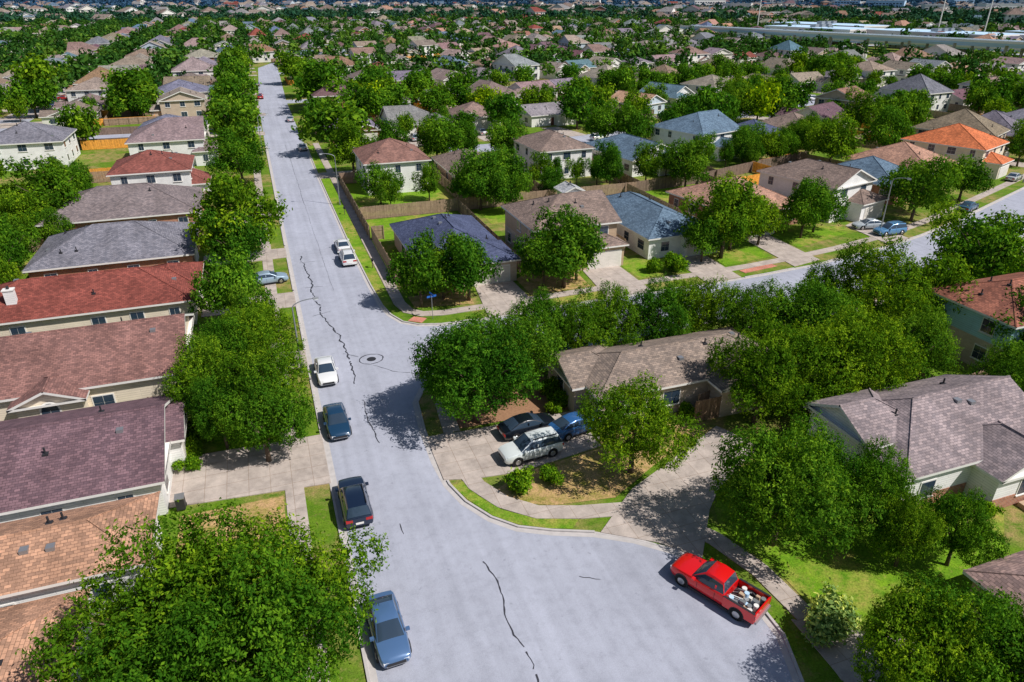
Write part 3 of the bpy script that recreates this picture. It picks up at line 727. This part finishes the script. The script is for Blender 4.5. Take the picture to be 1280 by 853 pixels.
def tree_mass(name,items,nleaf,leafsize,mat):
    protos=[crown_arrays(np.random.default_rng(200+i),1.0,.85,12,nleaf,leafsize,0) for i in range(4)]
    vs=[];VV=[]
    rn=np.random.default_rng(5)
    for i,(x,y,r) in enumerate(items):
        v,V=protos[i%4]; t=rn.uniform(0,6.28);c,s=math.cos(t),math.sin(t)
        q=v@np.array([[c,s,0],[-s,c,0],[0,0,1]])*r; q=q*np.array([1,1,rn.uniform(.85,1.15)])+np.array([x,y,r*.85+1.3]); vs.append(q); VV.append(np.clip(V+rn.uniform(-.3,.3),0,1))
    v=np.vstack(vs); me=np_mesh(name,v,len(v)//4,np.concatenate(VV),[mat,'bark'],None); add(name,me)
far_items=[]
for (x,y,a) in lots:
    if not vis(x,y): continue
    c,s=math.cos(a),math.sin(a)
    fr=1.0 if y<260 else 1.3
    for (px,py,pr,rr) in ((4.5,-13,.85,(2.4,5.6)),(-6,-14,.4,(2,4.2)),(5,13,.7,(2.4,5.8)),(-5,15,.55,(2.2,5.2)),(8,1,.35,(1.8,3.6)),(0,18,.45,(2,5))):
        if R()<pr*fr:
            px+=U(-2,2);py+=U(-2,2); wx,wy=x+px*c-py*s,y+px*s+py*c; r=U(*rr)
            if abs(wx-5.5)<8 and wy<400: continue
            if wy<260 and wx<260: 
                tree(wx,wy,r,LOW if wy>150 or wx>150 else MID)
            else: far_items.append((wx,wy,r*(1.0 if wy<300 else 1.12)))
for _ in range(40):
    x,y=U(16,130),U(109,118); y+=warp(x); tree(x,y,U(1.4,3.0),MID)
for _ in range(24): tree(U(-37,-28),U(60,150),U(1.6,3.4),MID)
for _ in range(24): tree(U(60,140),U(20,50),U(2.5,4.6),MID)
for i in range(15): x=U(20,125); tree(x,146+U(-3,4)+warp(x),U(2.6,5),MID)
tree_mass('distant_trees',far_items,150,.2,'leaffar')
b1=[];b2=[]
for _ in range(11500):
    d=U(620,1500) if R()<.55 else U(1400,4200); a=math.radians(U(-24,60)); x,y=d*math.sin(a),d*math.cos(a)
    if y<900 and d<900 and x<650: continue
    (b1 if d<1500 else b2).append((x,y,U(4,7.5)*(1+max(0,d-1300)/2400)))
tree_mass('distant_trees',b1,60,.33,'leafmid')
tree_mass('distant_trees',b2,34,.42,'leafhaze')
for _ in range(480):
    d=U(930,2200); a=math.radians(U(-20,58)); x,y=d*math.sin(a),d*math.cos(a)
    add('suburban_house',random.choice(variants),(x,y,2+d/600),U(0,3.1),U(1.1,1.6),color=tuple(c*.9 for c in random.choice(PALX)))
def commercial(x,y,w,d,h,rot,kw='trim',kt='metal'):
    mb=MB(); mb.box(-w,w,-d,d,0,h,kw,kt); mb.box(-w-.3,w+.3,-d-.3,d+.3,h,h+1,kw,kt)
    n=int(h//4)
    for f in range(n):
        k=int(w*2/6)
        for j in range(k): mb.box(-w+6*j+1,-w+6*j+5,-d-.12,-d+.02,f*4+1,f*4+3,'glass')
    for j in range(3): mb.box(-w*.5+j*w*.4,-w*.5+j*w*.4+4,-2,3,h+1,h+3,'metal')
    add('commercial_building',mb.mesh('commercial'),(x,y,0),rot)
for _ in range(46):
    d=U(1400,3200); a=math.radians(U(22,56)); commercial(d*math.sin(a),d*math.cos(a),U(16,38),U(10,20),U(9,19),U(-.9,-.1),random.choice(('trim','trim','palec')))
for (x,y,l) in ((420,470,40),(447,385,45),(480,300,40),(520,330,50),(470,520,50)): commercial(x,y,18,l,8,.15,'trim','palec')
HP=[(349,505),(372,390),(398,285),(430,180),(470,60)]
hw=MB(); P=resample(HP,8)
for off,wd,z in((-6,13,7.5),(12,13,7.5),(-26,11,3.2),(32,11,9.5)):
    c=offs(P,-off)
    ribbon(hw,[tuple(p) for p in c],wd,z,'palec',8,1.1)
    for e in(-wd/2,wd/2):
        ribbon(hw,[tuple(p) for p in offs(c,e)],.5,z+1.0,'trim',8,1.2)
    for p in c[::3]:
        hw.tube((p.x,p.y,0),(p.x,p.y,z-1.1),.8,.8,'kerb',8)
add('elevated_highway',hw.mesh('highway'))
for x,y in((503,438),(518,411),(430,560),(560,300)):
    mb=MB(); mb.tube((0,0,0),(0,0,42),.5,.25,'trim',8)
    mb.tube((0,0,41),(0,0,41.6),1.6,1.6,'metal',10)
    for j in range(6):
        t=j*1.047; mb.box(math.cos(t)*1.8-.3,math.cos(t)*1.8+.3,math.sin(t)*1.8-.3,math.sin(t)*1.8+.3,40.7,41.2,'lampw')
    add('high_mast_light',mb.mesh('mast'),(x,y,0))

# ------------------------------------------------------------ vehicles
def car_mesh(kind):
    mb=MB()
    if kind=='sedan':
        st=[(-2.36,.66,.74,.36),(-2.28,.80,.90,.26),(-2.0,.88,1.0,.22),(-1.4,.91,1.03,.22),(-.5,.915,1.0,.2),(.5,.915,.98,.2),(1.1,.91,.96,.22),(1.7,.88,.88,.22),(2.15,.82,.78,.24),(2.33,.70,.66,.3),(2.38,.6,.55,.36)]
        gh=[(-1.85,.78,1.0,1.0),(-1.05,.80,.99,1.40),(-.4,.81,.98,1.455),(.3,.81,.97,1.42),(1.15,.79,.94,.95)]; wx=(1.42,-1.42);wr=.33
    elif kind=='suv':
        st=[(-2.42,.78,.95,.4),(-2.36,.88,1.08,.32),(-2.1,.95,1.12,.28),(-1.4,.96,1.12,.28),(0,.965,1.1,.26),(1.0,.96,1.08,.28),(1.7,.94,1.02,.28),(2.2,.88,.94,.3),(2.38,.78,.84,.36),(2.43,.66,.7,.42)]
        gh=[(-2.33,.84,1.08,1.10),(-2.05,.85,1.1,1.70),(-1.0,.86,1.1,1.79),(.25,.86,1.08,1.74),(1.15,.84,1.05,1.06)]; wx=(1.48,-1.45);wr=.37
    else:
        st=[(-.86,.98,1.12,.32),(-.5,.985,1.12,.32),(.5,.985,1.1,.32),(1.2,.98,1.1,.32),(2.0,.96,1.05,.32),(2.55,.90,.98,.34),(2.76,.80,.86,.4),(2.82,.68,.72,.46)]
        gh=[(-.80,.86,1.1,1.12),(-.62,.87,1.1,1.74),(0,.88,1.1,1.83),(.55,.87,1.08,1.78),(1.35,.85,1.05,1.08)]; wx=(1.85,-1.75);wr=.40
    pi=mb.mi('paint');gi=mb.mi('glass')
    def sec(x,hw,zt,zb):
        return [(x,hw*.9,zb),(x,hw,zb+.15),(x,hw*1.0,(zb+zt)/2+.05),(x,hw*.97,zt-.1),(x,hw*.9,zt-.01),(x,hw*.45,zt+.025),(x,0,zt+.035)]
    rows_=[]
    for s in st:
        h=sec(*s); full=h+[(a,-b,c) for a,b,c in h[-2::-1]]; b=len(mb.v); mb.v+=full; rows_.append(range(b,b+len(full)))
    for A,B in zip(rows_,rows_[1:]):
        for j in range(len(A)-1): mb.f.append((A[j],B[j],B[j+1],A[j+1])); mb.m.append(pi)
    for A,fl in((rows_[0],0),(rows_[-1],1)):
        f=tuple(A); mb.f.append(f if fl==0 else f[::-1]); mb.m.append(pi)
    b0=[]
    for (x,hb,zb,zt) in gh:
        t=hb*.78 if zt>1.25 else hb*.9
        h=[(x,hb,zb),(x,hb-(hb-t)*.82,zb+(zt-zb)*.82),(x,t*.93,zt),(x,t*.5,zt+.02),(x,0,zt+.025)]
        if zt-zb<.15: h=[(x,hb,zb),(x,hb-.01,zb+.01),(x,hb*.92,zb+.02),(x,hb*.5,zb+.045),(x,0,zb+.05)]
        full=h+[(a,-b,c) for a,b,c in h[-2::-1]]; b=len(mb.v); mb.v+=full; b0.append(range(b,b+len(full)))
    for i,(A,B) in enumerate(zip(b0,b0[1:])):
        for j in range(8):
            mid=i in(1,2)
            if mid: k=gi if j in(0,7) else pi
            else: k=gi if j in(2,3,4,5,0,7) else pi
            mb.f.append((A[j],B[j],B[j+1],A[j+1])); mb.m.append(k)
    hw=.915 if kind=='sedan' else (.96 if kind=='suv' else .985)
    for x in wx:
        for s in(-1,1):
            mb.tube((x,s*(hw-.3),wr+.02),(x,s*(hw+.008),wr+.02),wr+.06,wr+.06,'dark',18)
            mb.tube((x,s*(hw-.22),wr),(x,s*(hw+.03),wr),wr,wr,'tyre',18)
            mb.tube((x,s*(hw+.02),wr),(x,s*(hw+.045),wr),wr*.62,wr*.55,'rim',10)
    f=st[-2]; r=st[0] if kind!='pick' else (-2.8,.9,1.1,.4)
    zb0=gh[2][2]
    for s in(-1,1):
        mb.box(f[0]-.22,f[0]+.02,s*f[1]*.98,s*f[1]*.55,f[2]-.16,f[2]-.02,'lampw')
        if kind!='pick': mb.box(r[0]-.01,r[0]+.2,s*(r[1]+.1),s*r[1]*.55,r[2]-.18,r[2]+.02,'lampr')
        gx=gh[-1][0]-.28; mb.box(gx-.09,gx+.09,s*(gh[-1][1]+.08),s*(gh[-1][1]+.3),.98+(.1 if kind!='sedan' else 0),1.12+(.12 if kind!='sedan' else 0),'paint')
        mb.box(-.30,-.20,s*(gh[1][1]-.02),s*(gh[1][1]-.12),gh[1][2],gh[1][2]+.3,'paint')
        for sx in ((-1.25,-.25,.95) if kind!='pick' else (-.3,.85)):   # door seams
            mb.box(sx-.008,sx+.008,s*(hw-.02),s*(hw+.004),.4,zb0-.1,'dark')
        mb.box(wx[1]+.5,wx[0]-.5,s*(hw-.05),s*(hw+.012),.22,.34,'dark')
    mb.box(f[0]+.0,f[0]+.09,-.5,.5,.42,.58,'dark'); mb.box(st[-1][0]-.02,st[-1][0]+.03,-.55,.55,.36,.46,'metal')
    if kind!='pick': mb.box(st[0][0]-.03,st[0][0]+.02,-.26,.26,.55,.69,'trim')
    if kind=='suv':
        for s in(-1,1): mb.box(-1.9,.1,s*.60,s*.64,1.78,1.85,'dark')
    if kind=='pick':
        x0,x1=-2.8,-.86
        for s in(-1,1): mb.box(x0,x1,s*.985,s*.86,.42,1.12,'paint'); mb.box(x0+.02,x1,s*.99,s*.85,1.12,1.15,'dark')
        mb.box(x0-.02,x0+.07,-.86,.86,.5,1.12,'paint'); mb.box(x0+.07,x1,-.86,.86,.45,.62,'dark'); mb.box(x0-.12,x0-.02,-.9,.9,.4,.56,'metal')
        for s in(-1,1): mb.box(x0-.035,x0+.02,s*.97,s*.84,.72,1.05,'lampr')
        rr=random.Random(2)
        for i in range(26):
            px,py=rr.uniform(x0+.25,x1-.2),rr.uniform(-.68,.68); q=rr.random()
            if q<.3: mb.tube((px,py,.62),(px+rr.uniform(-.05,.05),py,.62+rr.uniform(.2,.5)),.13,.15,rr.choice(('trim','metal','palec')),9)
            elif q<.75: s_=rr.uniform(.1,.22); mb.box(px-s_,px+s_,py-s_*.7,py+s_*.7,.62,.62+rr.uniform(.15,.45),rr.choice(('dark','dark','metal','garage','beige')))
            else: mb.tube((px-.3,py-.1,.75+rr.random()*.3),(px+.4,py+.2,.8+rr.random()*.35),.03,.03,rr.choice(('trim','metal')),5)
    return mb.mesh(kind,True)
SED,SUV,PIC=car_mesh('sedan'),car_mesh('suv'),car_mesh('pick')
H=math.pi/2
def car(x,y,a,me,c,name): add(name,me,(x,y,.012),a,color=c)
WH=(.85,.85,.85)
car(2.6,27.9,-H+.03,SED,(.08,.16,.32),'sedan_car'); car(2.45,39.3,H,SUV,(.008,.018,.045),'suv_car'); car(2.5,50.0,-H+.02,SED,(.012,.05,.11),'sedan_car'); car(2.6,59.0,-H,SED,WH,'sedan_car')
car(8.7,94.9,H,SED,WH,'sedan_car'); car(8.7,89.6,H,SUV,WH,'suv_car'); car(-1.6,85.2,.1,SED,(.3,.4,.5),'sedan_car')
car(21.6,24.3,2.02,PIC,(.80,.008,.010),'pickup_truck')
add('suv_car',SUV,(16.1,40.9,.075),math.pi+.08,color=(.78,.83,.83)); add('sedan_car',SED,(17.0,44.0,.075),.1,color=(.006,.010,.018)); add('sedan_car',SED,(20.8,42.8,.075),.2,color=(.03,.12,.32))
car(85.3,77.8,2.9,SED,(.45,.5,.55),'sedan_car'); car(86,74.5,3.1,SUV,(.1,.25,.45),'suv_car'); car(108.6,80.2,.36,SED,(.05,.12,.2),'sedan_car');car(135,92.5,.36,SED,(.5,.5,.5),'sedan_car')
CC=[WH,(.5,.52,.55),(.02,.02,.03),(.06,.12,.3),(.4,.03,.03),(.25,.26,.28),WH]
for ys in (156,251,346,441):
    x=30
    while x<420:
        if R()<.55:
            s=random.choice((-1,1)); car(x,ys+warp(x)+s*3.1,wang(x),random.choice((SED,SUV)),random.choice(CC),'sedan_car')
        x+=U(9,26)
for y in (168,210,262,300): 
    car(2.5 if R()<.5 else 9.0,y,H,random.choice((SED,SUV)),random.choice(CC),'sedan_car')
for (x,y,a) in lots:
    if y<420 and vis(x,y) and R()<.4:
        c,s=math.cos(a),math.sin(a); px,py=-2.5,-13
        car(x+px*c-py*s,y+px*s+py*c,a+H,random.choice((SED,SUV)),random.choice(CC),'sedan_car')
P=resample(HP,14)
for i,p in enumerate(P[1:-1]):
    for off in(4,9,-9,-14):
        if R()<.4:
            d=(P[i+2]-P[i]).normalized(); q=p+Vector((-d.y,d.x))*off; add('sedan_car',random.choice((SED,SUV)),(q.x,q.y,7.6),math.atan2(d.y,d.x),color=random.choice(CC))

# ------------------------------------------------------------ street furniture
def lamp(x,y,ang,h=8.0):
    mb=MB(); mb.tube((0,0,0),(0,0,.4),.16,.14,'metal',10); mb.tube((0,0,.4),(0,0,h),.10,.06,'metal',10)
    pr=(0,0,h)
    for i in range(1,7):
        t=i/6*H; q=(1.9*(1-math.cos(t)),0,h+.7*math.sin(t)); mb.tube(pr,q,.05,.045,'metal',7); pr=q
    mb.tube(pr,(pr[0]+.5,0,pr[2]),.13,.09,'metal',8); mb.box(pr[0]+.05,pr[0]+.45,-.08,.08,pr[2]-.14,pr[2]-.06,'lampw')
    add('street_lamp',mb.mesh('lamp'),(x,y,0),ang)
lamp(.5,60.5,0,6.6); lamp(84.5,74.8,-1.2); lamp(11.2,118,math.pi); lamp(.3,165,0); lamp(135,90.5,-1.2)
def sign(x,y,ang):
    mb=MB(); mb.tube((0,0,0),(0,0,2.9),.035,.035,'metal',8)
    mb.box(-.55,.55,-.015,.015,2.6,2.82,'signblue'); mb.box(-.015,.015,-.55,.55,2.84,3.06,'signblue')
    add('street_name_sign',mb.mesh('sign'),(x,y,0),ang)
sign(15.0,68.0,.2); sign(44.6,56.6,.3)
for x,y in ((-.3,31),(11.4,86),(27.8,67.6),(11.2,112)):
    mb=MB(); mb.tube((0,0,0),(0,0,1.0),.05,.05,'bark',6); mb.box(-.12,.12,-.25,.25,1.0,1.2,'dark'); mb.tube((0,-.25,1.2),(0,.25,1.2),.12,.12,'dark',10)
    add('mailbox',mb.mesh('mailbox'),(x,y,0),0)
for x,y in ((-8.9,43.2),(-9,60.8),(22.4,77.2)):
    mb=MB(); mb.box(-.28,.28,-.3,.3,.08,1.0,'dark'); mb.box(-.31,.31,-.36,.33,1.0,1.07,'metal'); mb.tube((-.3,.25,.12),(.3,.25,.12),.12,.12,'tyre',10)
    add('wheelie_bin',mb.mesh('bin'),(x,y,.07),0)

# ------------------------------------------------------------ light, sky, camera
saz=math.radians(133); sel=math.radians(50)
w=bpy.data.worlds.new('World'); SC.world=w; w.use_nodes=True; nt=w.node_tree
bg=nt.nodes['Background']; sk=nt.nodes.new('ShaderNodeTexSky'); sk.sky_type='NISHITA'; sk.sun_disc=False
sk.sun_elevation=sel; sk.sun_rotation=saz; nt.links.new(sk.outputs[0],bg.inputs[0]); bg.inputs[1].default_value=.075
sl=bpy.data.lights.new('sun','SUN'); sl.energy=5.0; sl.angle=math.radians(.5); sl.color=(1,.955,.90)
so=bpy.data.objects.new('sun',sl); COL.objects.link(so)
dv=Vector((math.sin(saz)*math.cos(sel),math.cos(saz)*math.cos(sel),math.sin(sel)))
so.rotation_euler=dv.to_track_quat('Z','Y').to_euler(); so.location=(60,-60,120)
cd=bpy.data.cameras.new('camera'); cd.sensor_width=36; cd.lens=24.33; cd.clip_end=20000; cd.clip_start=.5
co=bpy.data.objects.new('camera',cd); COL.objects.link(co); co.location=(0,0,32)
co.rotation_euler=(math.radians(90-26.67),0,math.radians(-19.62)); SC.camera=co
SC.view_settings.view_transform='Standard'; SC.view_settings.look='None'; SC.view_settings.exposure=0
print('houses',nh,'trees',NT)
